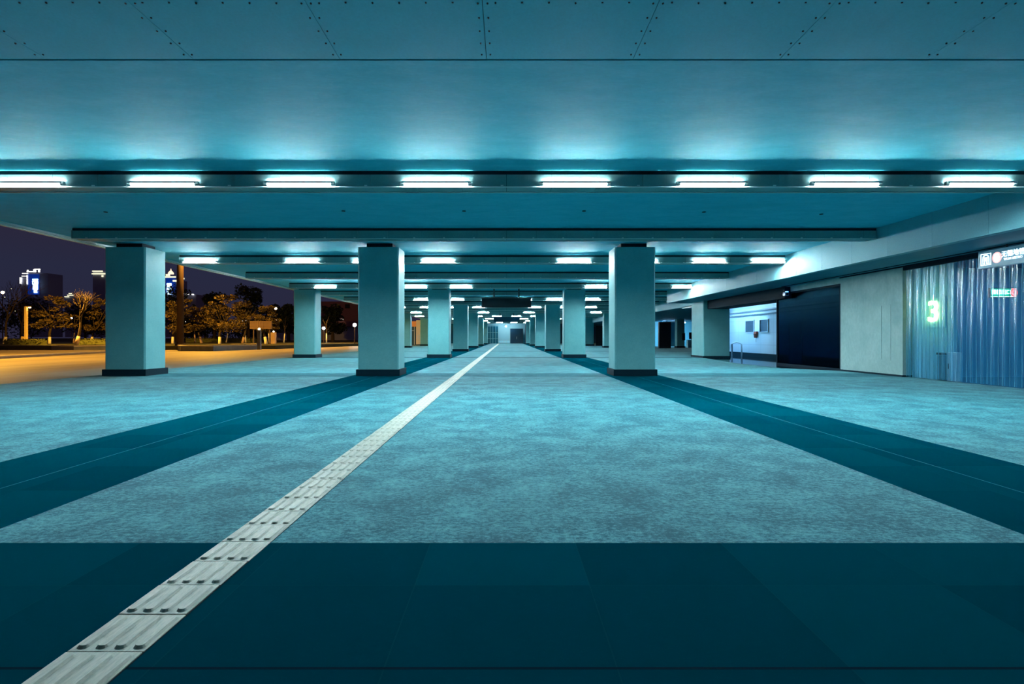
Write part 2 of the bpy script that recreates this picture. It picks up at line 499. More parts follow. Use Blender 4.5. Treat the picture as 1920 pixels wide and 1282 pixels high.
# recessed windows in the back wall
M['winglass'] = mat('dim_window_glass', (.01,.05,.09), .08, .6)
M['frame'] = mat('pale_frame', (.5,.62,.68), .4, .5)
for i, (y0, y1) in enumerate(((36.3,37.5),(34.3,35.4))):
    t = thing('window_%d' % (i+1), '', 'window', (15.88, y0, 1.6)); del t['label']; del t['category']; t['kind'] = 'structure'
    MB().box(-.01, .015, 0, y1-y0, 0, .72).build('pane', M['winglass'], t)
    fr = MB(); w = .05
    fr.box(-.05, .01, -w, 0, -w, .72+w); fr.box(-.05, .01, y1-y0, y1-y0+w, -w, .72+w); fr.box(-.05,.01,0,y1-y0,-w,0); fr.box(-.05,.01,0,y1-y0,.72,.72+w)
    fr.build('window_frame', M['frame'], t)
# door in the back wall
t = thing('door_1', '', 'door', (15.88, 30.4, 0)); del t['label']; del t['category']; t['kind'] = 'structure'
MB().box(-.02, .015, 0, 1.3, .006, 2.05).build('door_leaf', mat('door_leaf_paint', (.35,.5,.58), .4), t)
fr = MB(); fr.box(-.05,.01,-.06,0,.006,2.11); fr.box(-.05,.01,1.3,1.36,.006,2.11); fr.box(-.05,.01,0,1.3,2.05,2.11); fr.build('door_frame', M['frame'], t)
MB().tube([(-.07,.1,1.0),(-.07,.22,1.0)], .012, 8).build('door_handle', M['cap'], t)
# red-brown alarm unit on the wall
t = thing('fire_alarm', 'small red-brown alarm unit on the bright lobby wall between two windows', 'alarm', (15.86, 35.85, 1.2))
MB().box(-.12, 0, -.18, .18, .28, .42).build('alarm_body', mat('alarm_red', (.35,.06,.03), .4), t, bevel=.01)
MB().tube([(-.08,0,.28),(-.08,0,.02)], [.13,.09], 12).build('alarm_bell', mat('alarm_brown', (.2,.06,.04), .4), t)
MB().tube([(-.05,0,.02),(-.05,0,-.25)], .015, 6).build('cable', M['cap'], t)
# pipes high on the lobby wall
for i, (z, r) in enumerate(((2.72,.04),(2.95,.06))):
    o = MB().tube([(15.75, 26.6, z), (15.75, 40.4, z)], r, 10).build('wall_pipe', mat('pipe_paint_%d' % i, (.6,.75,.85), .25, .6), None, True)
    tag(o, ['slim pale pipe along the lobby wall, lower of the two','thicker pale pipe along the lobby wall, upper of the two'][i], 'pipe', 'pipes on the lobby wall')
# curved grab rail by the column
o = MB().tube([(14.9,37.4,.01),(14.9,37.4,.78),(14.95,37.3,.88),(15.1,37.1,.92),(15.25,36.9,.88),(15.3,36.8,.78),(15.3,36.8,.01)], .05, 10).build('hoop_rail', M['frame'], None, True)
tag(o, 'pale curved hoop rail on the lobby floor beside the column', 'rail')
# lobby lamps
def lobby_lamp(y, x, label):
    t = thing('lobby_lamp', label, 'lamp', (x, y, 3.2), 'lobby ceiling lamps')
    MB().box(-.07, .07, -.6, .6, 0, .04).build('lamp_tube', M['lobbyglow'], t)
    MB().box(-.1, .1, -.63, .63, .04, .115).build('lamp_housing', M['housing'], t)
M['lobbyglow'] = mat('lobby_lamp_glow', (.8,.8,.8), .5, .5, 0, (.36,.70,1.0), 170)
lobby_lamp(36.0, 14.6, 'lobby ceiling lamp nearer the lit opening')
lobby_lamp(38.8, 14.6, 'lobby ceiling lamp at the far end of the lobby')
# glazed screen: tinted panes, black frame
def m_glass(name, tint, gloss=.08, rough=.02):
    m = bpy.data.materials.new(name); m.use_nodes = True; nt = m.node_tree; nt.nodes.clear()
    out = nt.nodes.new('ShaderNodeOutputMaterial'); mx = nt.nodes.new('ShaderNodeMixShader')
    tr = nt.nodes.new('ShaderNodeBsdfTransparent'); gl = nt.nodes.new('ShaderNodeBsdfGlossy')
    tr.inputs[0].default_value = (*tint, 1); gl.inputs[0].default_value = (.12,.5,.8,1); gl.inputs['Roughness'].default_value = rough
    fr = nt.nodes.new('ShaderNodeFresnel'); fr.inputs[0].default_value = 1.45
    ma = nt.nodes.new('ShaderNodeMath'); ma.operation = 'ADD'; ma.inputs[1].default_value = gloss
    nt.links.new(fr.outputs[0], ma.inputs[0]); mx.inputs[0].default_value = .008
    nt.links.new(tr.outputs[0], mx.inputs[1]); nt.links.new(gl.outputs[0], mx.inputs[2]); nt.links.new(mx.outputs[0], out.inputs[0])
    return m
M['tinted'] = m_glass('tinted_glass', (.003,.10,.20), -.04, .25)
t = thing('glass_screen', 'dark tinted glass screen between concrete wall and lit lobby opening', 'glass screen', (12.45, 21.0, 0))
MB().box(-.01, .01, .06, 5.0, .06, 3.24).build('pane', M['tinted'], t)
fr = MB(); fr.box(-.04,.04,0,.08,0,3.24); fr.box(-.04,.04,4.94,5.02,0,2.96); fr.box(-.04,.04,.08,4.94,.006,.08); fr.box(-.04,.04,.08,3.7,3.16,3.24); fr.build('screen_frame', M['fascia'], t)
# security camera with blue light
t = thing('security_camera', 'small blue-lit security camera at the end of the black fascia', 'camera', (12.1, 24.55, 3.0))
MB().box(-.08,.08,-.16,.06,.04,.2).build('camera_body', mat('camera_blue', (.05,.2,.55), .3), t, bevel=.01)
MB().tube([(0,-.16,.12),(0,-.2,.12)], .05, 12).build('camera_lens', M['black'], t)
MB().box(-.05,.05,-.165,-.10,.2,.23).build('indicator_light', mat('camera_glow', (.2,.5,1), .3, .5, 0, (.1,.4,1), 6), t)
MB().tube([(0,0,.2),(.0,.16,.3)], .02, 8).build('camera_bracket', M['dark_metal'], t)

# ------------------------------------------------------------------ strip curtain entrance
M['strip'] = None
def m_strip():
    m = bpy.data.materials.new('clear_vinyl_strip'); m.use_nodes = True; nt = m.node_tree; nt.nodes.clear()
    N = nt.nodes.new; L = nt.links.new
    out = N('ShaderNodeOutputMaterial')
    tr = N('ShaderNodeBsdfTransparent'); tr.inputs[0].default_value = (.70,.90,.99,1)
    gl = N('ShaderNodeBsdfGlossy'); gl.inputs['Roughness'].default_value = .16; gl.inputs[0].default_value = (.8,.95,1,1)
    df = N('ShaderNodeBsdfDiffuse'); df.inputs[0].default_value = (.05,.50,.85,1)
    tl = N('ShaderNodeBsdfTranslucent'); tl.inputs[0].default_value = (.2,.6,.8,1)
    fr = N('ShaderNodeFresnel'); fr.inputs[0].default_value = 1.5
    geo = N('ShaderNodeNewGeometry'); mp = N('ShaderNodeMapping'); mp.inputs['Scale'].default_value = (6,6,1.4)
    no = N('ShaderNodeTexNoise'); no.inputs['Scale'].default_value = 2.5; no.inputs['Detail'].default_value = 4
    L(geo.outputs['Position'], mp.inputs[0]); L(mp.outputs[0], no.inputs['Vector'])
    bp = N('ShaderNodeBump'); bp.inputs['Strength'].default_value = .22; bp.inputs['Distance'].default_value = .02
    L(no.outputs['Fac'], bp.inputs['Height']); L(bp.outputs[0], gl.inputs['Normal'])
    m1 = N('ShaderNodeMixShader'); m1.inputs[0].default_value = .13; L(tr.outputs[0], m1.inputs[1]); L(df.outputs[0], m1.inputs[2])
    m3 = N('ShaderNodeMixShader'); m3.inputs[0].default_value = .05; L(m1.outputs[0], m3.inputs[1]); L(tl.outputs[0], m3.inputs[2])
    m2 = N('ShaderNodeMixShader'); L(fr.outputs[0], m2.inputs[0]); L(m3.outputs[0], m2.inputs[1]); L(gl.outputs[0], m2.inputs[2])
    L(m2.outputs[0], out.inputs[0])
    return m
M['strip'] = m_strip()
M['stripedge'] = mat('vinyl_edge', (.16,.50,.68), .15, .8)
t = thing('strip_curtain', 'clear blue vinyl strip curtain hanging across the entrance beside concrete wall', 'strip curtain', (12.42, 0, 0))
MB().box(-.03, .05, 9.0, 17.68, 3.33, 3.462).build('curtain_rail', M['fascia'], t)
rr = random.Random(11)
y = 17.62; i = 0
while y > 9.2:
    s = MB(); w = .20; xo = .0 if i % 2 else .03
    n = 7; rows = 9; base = len(s.v)
    ph = rr.uniform(0, 6); amp = rr.uniform(.004,.012); tw = rr.uniform(-.02,.02)
    for r in range(rows+1):
        z = 3.33 - (3.33-.03)*r/rows
        for q in range(n+1):
            u = q/n - .5
            s.v.append((xo + .03*(1-(2*u)**2)*-1 + amp*math.sin(z*2.1+ph) + tw*u*(3.33-z)/3, y - .1 + u*w + .003*math.sin(3*z+ph), z))
    for r in range(rows):
        for q in range(n):
            a = r*(n+1)+q
            s.f.append((a, a+1, a+n+2, a+n+1)); s.m.append(0)
    for e in (0, n):      # thick welted edge that catches the light
        for r in range(rows):
            p = s.v[base+r*(n+1)+e]; q2 = s.v[base+(r+1)*(n+1)+e]; k = len(s.v); h = .0045
            s.v += [(p[0]-h,p[1]-h,p[2]),(p[0]-h,p[1]+h,p[2]),(p[0]+h,p[1],p[2]),(q2[0]-h,q2[1]-h,q2[2]),(q2[0]-h,q2[1]+h,q2[2]),(q2[0]+h,q2[1],q2[2])]
            for a_, b_ in ((0,1),(1,2),(2,0)):
                s.f.append((k+a_, k+b_, k+3+b_, k+3+a_)); s.m.append(1)
    s.build('vinyl_strip', [M['strip'], M['stripedge']], t, True)
    y -= .165; i += 1

# room behind the curtain
M['room'] = mat('entrance_wall', (.10,.30,.48), .5, .4)
M['roompale'] = mat('entrance_pale_panel', (.42,.82,.95), .5, .3)
M['roomdark'] = mat('entrance_dark_wall', (.02,.07,.13), .4, .5)
mb = MB(); mb.box(12.7, 12.8, 16.05, 17.7, 0, 3.46); struct(mb.build('wall_entrance', M['roompale']))
mb = MB(); mb.box(12.8, 20, 17.6, 17.7, 0, 3.46); struct(mb.build('wall_far', M['room']))
mb = MB(); mb.box(20, 20.2, 5, 17.7, 0, 3.46); struct(mb.build('wall_back', M['roomdark']))
mb = MB(); mb.box(12.4, 20, 4.9, 5.0, 0, 3.46); struct(mb.build('wall_near', M['room']))
mb = MB(); mb.box(12.4, 12.7, 5.0, 9.0, 0, 3.46); struct(mb.build('wall_right', M['concrete']))
mb = MB(); mb.box(12.7, 20, 5, 17.6, 3.40, 3.45); struct(mb.build('ceiling', M['roomdark']))
# floor behind
mb = MB(); mb.box(12.55, 20, 5, 17.6, 0, .004); struct(mb.build('floor', mat('entrance_floor', (.06,.22,.3), .15, .5)))
# numeral 3 sign
def text_mesh(body, size, name, m, parent, loc, ext=.01, sx=1.0, rot=(PI/2, 0, -PI/2), bold=0.0, align='CENTER'):
    cu = bpy.data.curves.new(name, 'FONT'); cu.body = body; cu.size = size; cu.extrude = ext
    cu.align_x = align; cu.align_y = 'CENTER'; cu.offset = bold; cu.resolution_u = 4
    o = bpy.data.objects.new(name, cu); COL.objects.link(o)
    bpy.context.view_layer.update()
    dg = bpy.context.evaluated_depsgraph_get()
    me = bpy.data.meshes.new_from_object(o.evaluated_get(dg))
    COL.objects.unlink(o); bpy.data.objects.remove(o)
    me.materials.clear(); me.materials.append(m)
    for p in me.polygons: p.material_index = 0
    ob = bpy.data.objects.new(name, me); COL.objects.link(ob)
    ob.rotation_euler = rot; ob.scale = (sx, 1, 1); ob.location = loc
    if parent: ob.parent = parent
    return ob
M['yellow'] = mat('number_glow', (.9,1,.4), .5, .5, 0, (1.0,.80,.22), 13)
t = thing('number_sign', 'glowing yellow-green numeral 3 behind the strip curtain', 'sign', (12.66, 16.75, 1.98))
MB().box(.0, .035, -.42, .42, -.45, .45).build('backing_board', M['roompale'], t)
text_mesh('3', .86, 'numeral', M['yellow'], t, (-.02, 0, 0), .012, 1.2, (PI/2, 0, -PI/2), .006)
# bin and white box
t = thing('litter_bin', 'grey cylindrical litter bin behind the strip curtain', 'bin', (12.63-.0, 16.2, 0))
t.location = (12.62, 0, 0); t.location.y = 16.35
b = MB(); b.box(-.06,.06,-.16,.16,.004,.74); b.build('bin_body', mat('bin_grey', (.18,.34,.44), .35, .5), t, bevel=.03)
MB().box(-.065,.065,-.17,.17,.74,.80).build('bin_lid', M['dark_metal'], t)
t = thing('white_cabinet', 'small white cabinet behind the strip curtain below the number 3', 'cabinet', (12.62, 15.95, 0))
MB().box(-.06,.06,-.19,.19,.004,.82).build('cabinet_body', mat('cabinet_white', (.75,.85,.92), .4, .5), t, bevel=.01)
MB().box(-.066,-.06,-.15,.15,.08,.74).build('cabinet_door', mat('cabinet_door_white', (.65,.78,.88), .4, .5), t)
MB().tube([(-.075,.11,.35),(-.075,.11,.5)], .01, 8).build('cabinet_handle', M['dark_metal'], t)

# green and red display
P = at(1882, 549, 15.4)
M['green'] = mat('display_green', (.05,.6,.4), .4, .5, 0, (.02,.55,.30), .9)
M['greenw'] = mat('display_letters', (.8,1,.9), .4, .5, 0, (.5,1.0,.80), 5)
M['red'] = mat('display_red', (.8,.1,.1), .4, .5, 0, (1,.22,.22), 2.2)
M['redl'] = mat('display_red_mark', (.8,.1,.1), .4, .5, 0, (.6,.02,.03), 1.5)
sx_ = P.x; 
t = thing('led_display', 'green and red lit display hanging inside the entrance', 'display', (sx_, 15.4, P.z-.13))
MB().box(-.36, .36, 0, .08, 0, .27).build('display_case', M['dark_metal'], t)
MB().box(-.35, .20, -.006, 0, .02, .25).build('display_panel', M['green'], t)
MB().box(.20, .35, -.006, 0, .02, .25).build('display_panel', M['red'], t)['label'] = 'red end of the display'
text_mesh('楼梯出口', .135, 'lettering', M['greenw'], t, (-.08, -.012, .145), .003, 1.0, (PI/2,0,0), .002)
MB().box(-.36,.22,-.012,-.006,.02,.035).build('underline', M['greenw'], t)
text_mesh('⊖', .14, 'lettering', M['redl'], t, (.275, -.012, .13), .003, 1.0, (PI/2,0,0), .004)
for sx in (-.25,.25): MB().tube([(sx,.04,.27),(sx,.04,3.4-(P.z-.13))], .012, 6).build('hanger_rod', M['dark_metal'], t)
P = at(1863, 656, 16)
t = thing('floor_indicator', 'tiny red digits glowing low inside the dark entrance', 'display', (P.x, 17.5, P.z))
MB().box(-.15,.15,0,.08,-.12,.12).build('indicator_case', M['black'], t)
text_mesh('13', .17, 'digits', mat('digit_red', (1,.1,.2), .4, .5, 0, (1,.05,.2), 10), t, (0,-.01,0), .003, 1, (PI/2,0,0), .004)

# illuminated fascia sign in front of the curtain
M['signblue'] = mat('station_sign_grey', (.18,.42,.55), .35, .5)
M['white'] = mat('sign_white', (.9,.95,1), .4, .5, 0, (.75,.93,1), 1.6)
M['pink'] = mat('sign_pink', (.9,.4,.4), .4, .5, 0, (1,.42,.40), 1.1)
M['signcut'] = mat('sign_symbol_grey', (.10,.30,.42), .4)
t = thing('station_sign', 'long grey hanging station sign with white symbols in front of strip curtain', 'sign', (11.9, 14.2, 2.95))
MB().box(-.06, .06, -3.6, 0, 0, .43).build('sign_box', M['signblue'], t, bevel=.008)
# tunnel symbol in rounded frame: built as flat bars on the face
sy = MB()
def fx(y0, y1, z0, z1): sy.box(-.068, -.060, y0, y1, z0, z1)
def ring(mbx, cy, cz, r0, r1, a0, a1, n=14, x0=-.068, x1=-.060):
    for k in range(n):
        t0 = a0+(a1-a0)*k/n; t1 = a0+(a1-a0)*(k+1)/n
        q = [(cy+r*math.cos(a), cz+r*math.sin(a)) for r, a in ((r0,t0),(r1,t0),(r1,t1),(r0,t1))]
        mbx.poly([(x0,a,b) for a,b in q]); mbx.poly([(x1,a,b) for a,b in reversed(q)])
        mbx.poly([(x0,*q[1]),(x0,*q[2]),(x1,*q[2]),(x1,*q[1])])
c0 = -.235; H = .15
fx(c0-H, c0+H, .07, .085); fx(c0-H, c0+H, .345, .36); fx(c0-H, c0-H+.015, .085, .345); fx(c0+H-.015, c0+H, .085, .345)
ring(sy, c0, .235, .075, .1, 0, PI); fx(c0-.1, c0-.075, .14, .235); fx(c0+.075, c0+.1, .14, .235)
fx(c0-.05, c0+.05, .17, .27); fx(c0-.11, c0-.05, .105, .125); fx(c0+.05, c0+.11, .105, .125)
fx(c0-.04,c0-.02,.1,.16); fx(c0+.02,c0+.04,.1,.16)
sy.build('tunnel_symbol', M['white'], t)
md = MB(); ring(md, -.55, .22, 0.001, .13, 0, 2*PI, 28); md.build('round_emblem', M['pink'], t)['label'] = 'pale red round emblem'
md = MB(); ring(md, -.55, .24, .045, .075, .3, PI-.2, 10, -.073, -.068); ring(md, -.55, .2, .045, .075, PI+.3, 2*PI-.2, 10, -.073, -.068)
md.box(-.073,-.068,-.64,-.46,.205,.232); md.build('emblem_mark', M['white'], t)
text_mesh('无锡地铁', .155, 'lettering', M['white'], t, (-.066, -.985, .265), .003, 1, (PI/2,0,-PI/2), .003)
text_mesh('WUXI METRO', .078, 'lettering', M['white'], t, (-.066, -.985, .15), .003, 1, (PI/2,0,-PI/2), .001)
MB().box(-.068, -.060, -1.75, -1.36, .13, .34).build('white_block', M['white'], t)
for yy in (-.75, -3.0): MB().tube([(0,yy,.43),(0,yy,.51)], .02, 8).build('hanger_rod', M['dark_metal'], t)

# ------------------------------------------------------------------ far right lobby beyond the hall
M['teallit'] = mat('far_lobby_wall', (.2,.62,.75), .5, .4)
M['blueglass'] = mat('blue_glazed_panel', (.03,.32,.5), .15, .6)
t = thing('square_column', 'dark green column standing in the far right lobby', 'column', (20.8, 67.5, 0), 'square columns of the hall')
MB().box(-.45,.45,0,.9,.02,3.461,0,.03).build('shaft', M['column'], t)
MB().box(-.5,.5,-.05,.95,0,.2).build('plinth', M['plinth'], t)
o = MB().box(20.95,21.25,67.3,67.495,.9,1.75).build('hose_cabinet', M['fascia']); tag(o, 'dark box mounted on the far lobby column', 'cabinet')
mb = MB(); mb.box(17.4, 18.75, 64.5, 65, 0, 3.0); struct(mb.build('wall_panel', M['black'])).name = 'wall_far'
mb = MB(); mb.box(18, 30, 79, 79.2, 0, 3.46); struct(mb.build('wall_far', M['teallit']))
t = thing('glazed_screen', 'bright blue glazed screen with slim pale posts in the far right lobby', 'glass screen', (20.6, 73, 0))
for x in (0, 1.3): MB().box(x, x+.12, 0, .12, 0, 3.461).build('post', M['frame'], t)
MB().box(.13, 1.29, .04, .08, .1, 3.2).build('glass_panel', M['blueglass'], t)
t = thing('service_counter', 'dark screen on a pale counter in the far right lobby', 'counter', (22.0, 68.6, 0))
MB().box(-.1,1.1,-.3,.3,0,.95).build('counter_body', M['roompale'], t)
MB().box(.05,.95,-.35,-.25,1.05,1.85).build('screen', M['black'], t)
MB().box(.4,.6,-.1,.1,.95,1.3).build('stand', M['dark_metal'], t)
t = thing('lobby_lamp', 'lamp lighting the far right lobby wall', 'lamp', (22.5, 76, 3.2), 'lobby ceiling lamps')
MB().box(-1.5,1.5,-.1,.1,0,.05).build('lamp_tube', M['lobbyglow'], t); MB().box(-1.55,1.55,-.13,.13,.05,.26).build('lamp_housing', M['housing'], t)
mb = MB(); mb.box(13.45, 14.8, 85, 85.4, 0, 3.0); struct(mb.build('wall_far', M['black']))
mb = MB(); mb.box(17, 30, 118.9, 119.1, 0, 3.46); struct(mb.build('wall_far', M['roomdark']))

# ------------------------------------------------------------------ far end of the hall
M['endglass'] = mat('end_glazing', (.02,.16,.26), .12, .6)
mb = MB(); mb.box(-13.4, -4.1, HEND, HEND+.2, 0, 4.309); struct(mb.build('wall_far', M['endglass']))
mb = MB(); mb.box(4.0, 13, HEND, HEND+.2, 0, 4.309); struct(mb.build('wall_far', M['roomdark']))
mb = MB(); mb.box(-4.1, 4.0, HEND+2.5, HEND+2.7, 0, 4.309); struct(mb.build('wall_far', mat('end_pale_wall', (.30,.58,.68), .5)))
mb = MB(); mb.box(-4.1, -1.75, HEND-.4, HEND+.1, 0, 3.7); t = mb.build('glass_kiosk', M['endglass'])
tag(t, 'dark blue glazed kiosk at the far end, left of the bright passage', 'kiosk')
g = MB()
for x in (-4.0,-3.45,-2.9,-2.3,-1.8): g.box(x-.04, x+.04, HEND-.46, HEND-.4, 0, 3.7)
for z in (1.0,2.3,3.6): g.box(-4.05,-1.75,HEND-.46,HEND-.4,z-.03,z+.03)
g.build('glazing_bar', M['teallit'], t)['kind'] = 'stuff'
mb = MB(); mb.box(.75, 3.45, HEND-.5, HEND+.1, 0, 3.1); t = mb.build('dark_kiosk', mat('kiosk_dark', (.006,.035,.07), .4))
tag(t, 'dark box kiosk at the far end, right of the bright passage', 'kiosk')
g = MB(); g.tube([(2.1,HEND-.56,.9),(2.1,HEND-.56,1.4)], .04, 6); g.build('door_handle', M['cap'], t)
t = thing('low_barrier', 'low pale barrier with railings across the far end passage', 'barrier', (-.5, HEND+.6, 0))
MB().box(-1.25, 1.2, 0, .1, .1, .55).build('barrier_panel', M['roompale'], t)
g = MB()
for k in range(8): g.box(-1.25+k*.34, -1.21+k*.34, -.02, .12, 0, .75)
g.build('railing', M['cap'], t)['kind'] = 'stuff'
t = thing('far_lamp', 'small bright globe lamp at the far end of the hall', 'lamp', (-.15, HEND-1, 3.55))
MB().lathe((0,0,0), [(.02,-.14),(.1,-.1),(.14,0),(.1,.1),(.02,.14)], 12).build('globe', M['tube'], t, True)
MB().tube([(0,0,.14),(0,0,.78)], .02, 6).build('stem', M['dark_metal'], t)
# left far corner: kiosk and wall lit orange
mb = MB(); mb.box(-14.25,-11.9, 89, 89.5, .15, 3.95); t = mb.build('partition_wall', mat('partition_paint', (.62,.55,.44), .7)); tag(t, 'beige partition wall lit orange beside the far left kiosk', 'wall')
MB().box(-14.25,-11.85, 88.95, 89.5, 0, .15).build('plinth', M['plinth'], t)
t = thing('orange_kiosk', 'small kiosk with orange top and dark door at the far left', 'kiosk', (-15.0, 89, 0))
MB().box(-.85,.72,0,2,2.95,3.8).build('kiosk_top', mat('kiosk_orange', (.75,.34,.12), .5), t)
MB().box(-.85,.72,0.1,2,0,2.95).build('kiosk_body', mat('kiosk_blue', (.02,.06,.1), .3), t)
g = MB(); g.box(-.8,.5,.02,.1,2.28,2.36); g.box(.42,.5,.02,.1,.1,2.95); g.build('door_frame', M['frame'], t)
MB().tube([(-.1,.0,1.0),(-.1,.0,1.35)], .03, 6).build('door_handle', M['cap'], t)

# ------------------------------------------------------------------ outside: ground, road, kerbs
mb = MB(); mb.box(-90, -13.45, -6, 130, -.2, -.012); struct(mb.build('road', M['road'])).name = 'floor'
M['soil'] = m_mottled('park_ground', (.035,.04,.025), (.07,.06,.04), .3, .9, .1)
M['granite'] = m_mottled('planter_granite', (.06,.06,.065), (.10,.10,.10), 2, .5, .4)
M['coping'] = m_mottled('planter_coping', (.32,.28,.24), (.42,.37,.31), 2, .6, .3)
M['pave'] = m_mottled('pavement', (.16,.13,.11), (.24,.2,.16), .6, .7, .3)
M['hedge'] = mat('hedge_leaf', (.05,.055,.015), .6, .3)
mb = MB(); mb.box(-700, -90, -50, 900, -.3, -.05); mb.box(-90, 300, 130, 900, -.3, -.05); struct(mb.build('floor', M['soil']))
# kerb and far pavement, following the road
kp = [(-27.3,20),(-29.6,33),(-32.2,46),(-33.6,50.4)]
mb = MB(); pr = kp + [(-90,50.4),(-90,20)]
mb.prism(list(reversed(pr)), -.012, .10); o = mb.build('pavement', M['pave']); tag(o, 'brown paved footway across the road beyond the yellow-lit lane', 'pavement')
mb = MB()
for (a, b) in zip(kp, kp[1:]):
    mb.prism(list(reversed([a, b, (b[0]-.35,b[1]), (a[0]-.35,a[1])])), .10, .16)
o = mb.build('kerb', M['coping']); tag(o, 'pale stone kerb along the far side of the orange-lit road', 'kerb')
# raised park terrain
mb = MB(); mb.prism([(-25.0,61),(-13.6,131),(-13.6,240),(-260,240),(-260,56),(-34,56)], -.05, .38)
o = mb.build('park_terrain', M['soil']); o.name = 'park_ground'; tag(o, 'dark planted park ground beyond the road', 'ground')

def planter(name, label, pts, h):
    t = thing(name, label, 'planter', (0,0,0), 'granite planters beside the road')
    MB().prism(pts, -.012, h-.08).build('planter_wall', M['granite'], t)
    cx = sum(p[0] for p in pts)/len(pts); cy = sum(p[1] for p in pts)/len(pts)
    big = [(cx+(p[0]-cx)*1.012, cy+(p[1]-cy)*1.012) for p in pts]
    MB().prism(big, h-.08, h).build('coping', M['coping'], t)
    inn = [(cx+(p[0]-cx)*.9, cy+(p[1]-cy)*.8) for p in pts]
    MB().prism(inn, h, h+.04).build('soil_bed', M['soil'], t)
    return t
planter('stone_planter', 'long dark granite planter with pointed end beside the orange road', [(-32.9,56.5),(-30.0,52.0),(-26.9,51.8),(-25.4,58.6),(-28.5,60.8)], .50)
planter('stone_planter', 'small dark granite planter at the kerb, left of outer column', [(-43.5,54),(-40.2,52.5),(-38.2,56),(-42,58.5)], .48)
# low bench by the planter
for i,(px,py,d) in enumerate(((447,644,62),(470,645,64))):
    p = at(px, py, d)
    o = MB().box(p.x-.7,p.x+.7,d-.2,d+.2,.38,.56).build('stone_bench', M['coping']); tag(o, ['low stone bench on the park ground behind the planter, left one','low stone bench on the park ground behind the planter, right one'][i], 'bench', 'stone benches')

# leaves ---------------------------------------------------------------
def leaf_cloud(mb, c, r, n, size, rr, flat=.45):
    for _ in range(n):
        while True:
            v = Vector((rr.uniform(-1,1), rr.uniform(-1,1), rr.uniform(-1,1)))
            if .3 < v.length < 1: break
        v = v.normalized() * (v.length**.5)
        p = Vector((c[0]+v.x*r[0], c[1]+v.y*r[1], c[2]+v.z*r[2]))
        a = Vector((rr.gauss(0,1), rr.gauss(0,1), rr.gauss(0,flat))).normalized()
        b = a.cross(Vector((rr.gauss(0,.6), rr.gauss(0,.6), 1))).normalized()
        s = size*rr.uniform(.6,1.3)
        mb.poly([p-a*s, p+b*s*.55, p+a*s, p-b*s*.55])
def m_leaf(name, c0, c1):
    m = mat(name, c0, .55, .3); t = NT(m)
    n = t.noise(.9, 3, .6, t.pos())
    t.l(t.mix(t.ramp(n,.35,.65), c0, c1), t.b.inputs['Base Color']); return m
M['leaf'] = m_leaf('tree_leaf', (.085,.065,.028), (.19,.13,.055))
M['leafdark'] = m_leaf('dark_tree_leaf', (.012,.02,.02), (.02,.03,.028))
M['bark'] = mat('tree_bark', (.055,.04,.03), .9, .1)
M['lime'] = mat('whitewashed_bark', (.75,.70,.55), .9, .1)
M['limegrey'] = mat('whitewashed_bark_brown', (.40,.28,.24), .9, .1)
nleafy = 0
def leafy_tree(px, ytop, ybot, hw, d, label, tpx=None, lean=0, lime='lime', seed=0, zb=.38, dens=1.0):
    rr = random.Random(seed+31)
    sc = d/F
    x = (px-950)*sc; z1 = CZ-(ytop-632.5)*sc; z0 = CZ-(ybot-632.5)*sc
    R = hw*sc; H = z1-z0
    tx = ((tpx if tpx is not None else px)-950)*sc
    t = thing('leafy_tree', label, 'tree', (tx, d, zb), 'round leafy trees in the park')
    dx = x-tx
    tr = MB()
    top = Vector((dx, 0, z0-zb+H*.35)); knee = Vector((lean*1.3, 0, 1.5))
    tr.tube([(lean*.6*1,0,.9), knee, top], [.17,.15,.09], 8, 0)
    for k in range(7):
        a = k*2*PI/7 + rr.uniform(-.3,.3); rad = R*rr.uniform(.5,.85)
        e = Vector((dx+math.cos(a)*rad, math.sin(a)*rad, z0-zb+H*rr.uniform(.4,.85)))
        st = knee.lerp(top, rr.uniform(.2,.9))
        tr.tube([st, st.lerp(e,.5)+Vector((0,0,.25)), e], [.08,.05,.02], 6)
    tr.build('trunk', M['bark'], t, True)
    MB().tube([(0,0,-.02),(lean*.6,0,.95)], [.20,.165], 10).build('whitewashed_base', M[lime], t, True)
    lf = MB()
    npuff = int(26*dens)
    for k in range(npuff):
        u = rr.random(); a = rr.uniform(0,2*PI)
        zz = z0-zb + H*(.12+.80*u); wr = R*math.sqrt(max(.05, 1-((u-.35)/.72)**2))
        rad = wr*math.sqrt(rr.random())*.92
        pr = R*rr.uniform(.22,.36)
        leaf_cloud(lf, (dx+math.cos(a)*rad, math.sin(a)*rad*.8, zz), (pr, pr, pr*.42), 70, .17, rr)
    lf.build('foliage', M['leaf'], t)
    return t
def bare_tree(px, ytop, d, label, lean=0, lime='limegrey', seed=0, zb=.38, spread=1.0):
    rr = random.Random(seed); sc = d/F; x = (px-950)*sc; Ht = CZ-(ytop-632.5)*sc-zb
    t = thing('bare_tree', label, 'tree', (x, d, zb), 'bare trees in the park')
    tr = MB()
    def br(p, dr, L, r, lv):
        q = p + dr*L
        tr.tube([p, p.lerp(q,.5)+Vector((rr.uniform(-.06,.06)*L,0,0)), q], [r, r*.8, r*.6], 5 if lv > 1 else 7, 0, False)
        if lv >= 5: return
        for k in range(3 if lv < 4 else 2):
            nd = (dr + Vector((rr.uniform(-.75,.75)*spread, rr.uniform(-.6,.6)*spread, rr.uniform(-.05,.5)))).normalized()
            br(p.lerp(q, rr.uniform(.6,1)), nd, L*rr.uniform(.62,.8), r*.58, lv+1)
    br(Vector((lean*.6,0,.9)), Vector((lean*.25,0,1)).normalized(), Ht*.28, .15, 0)
    tr.build('trunk', M['bark'], t, True)
    MB().tube([(0,0,-.02),(lean*.6,0,.95)], [.22,.17], 10).build('whitewashed_base', M[lime], t, True)
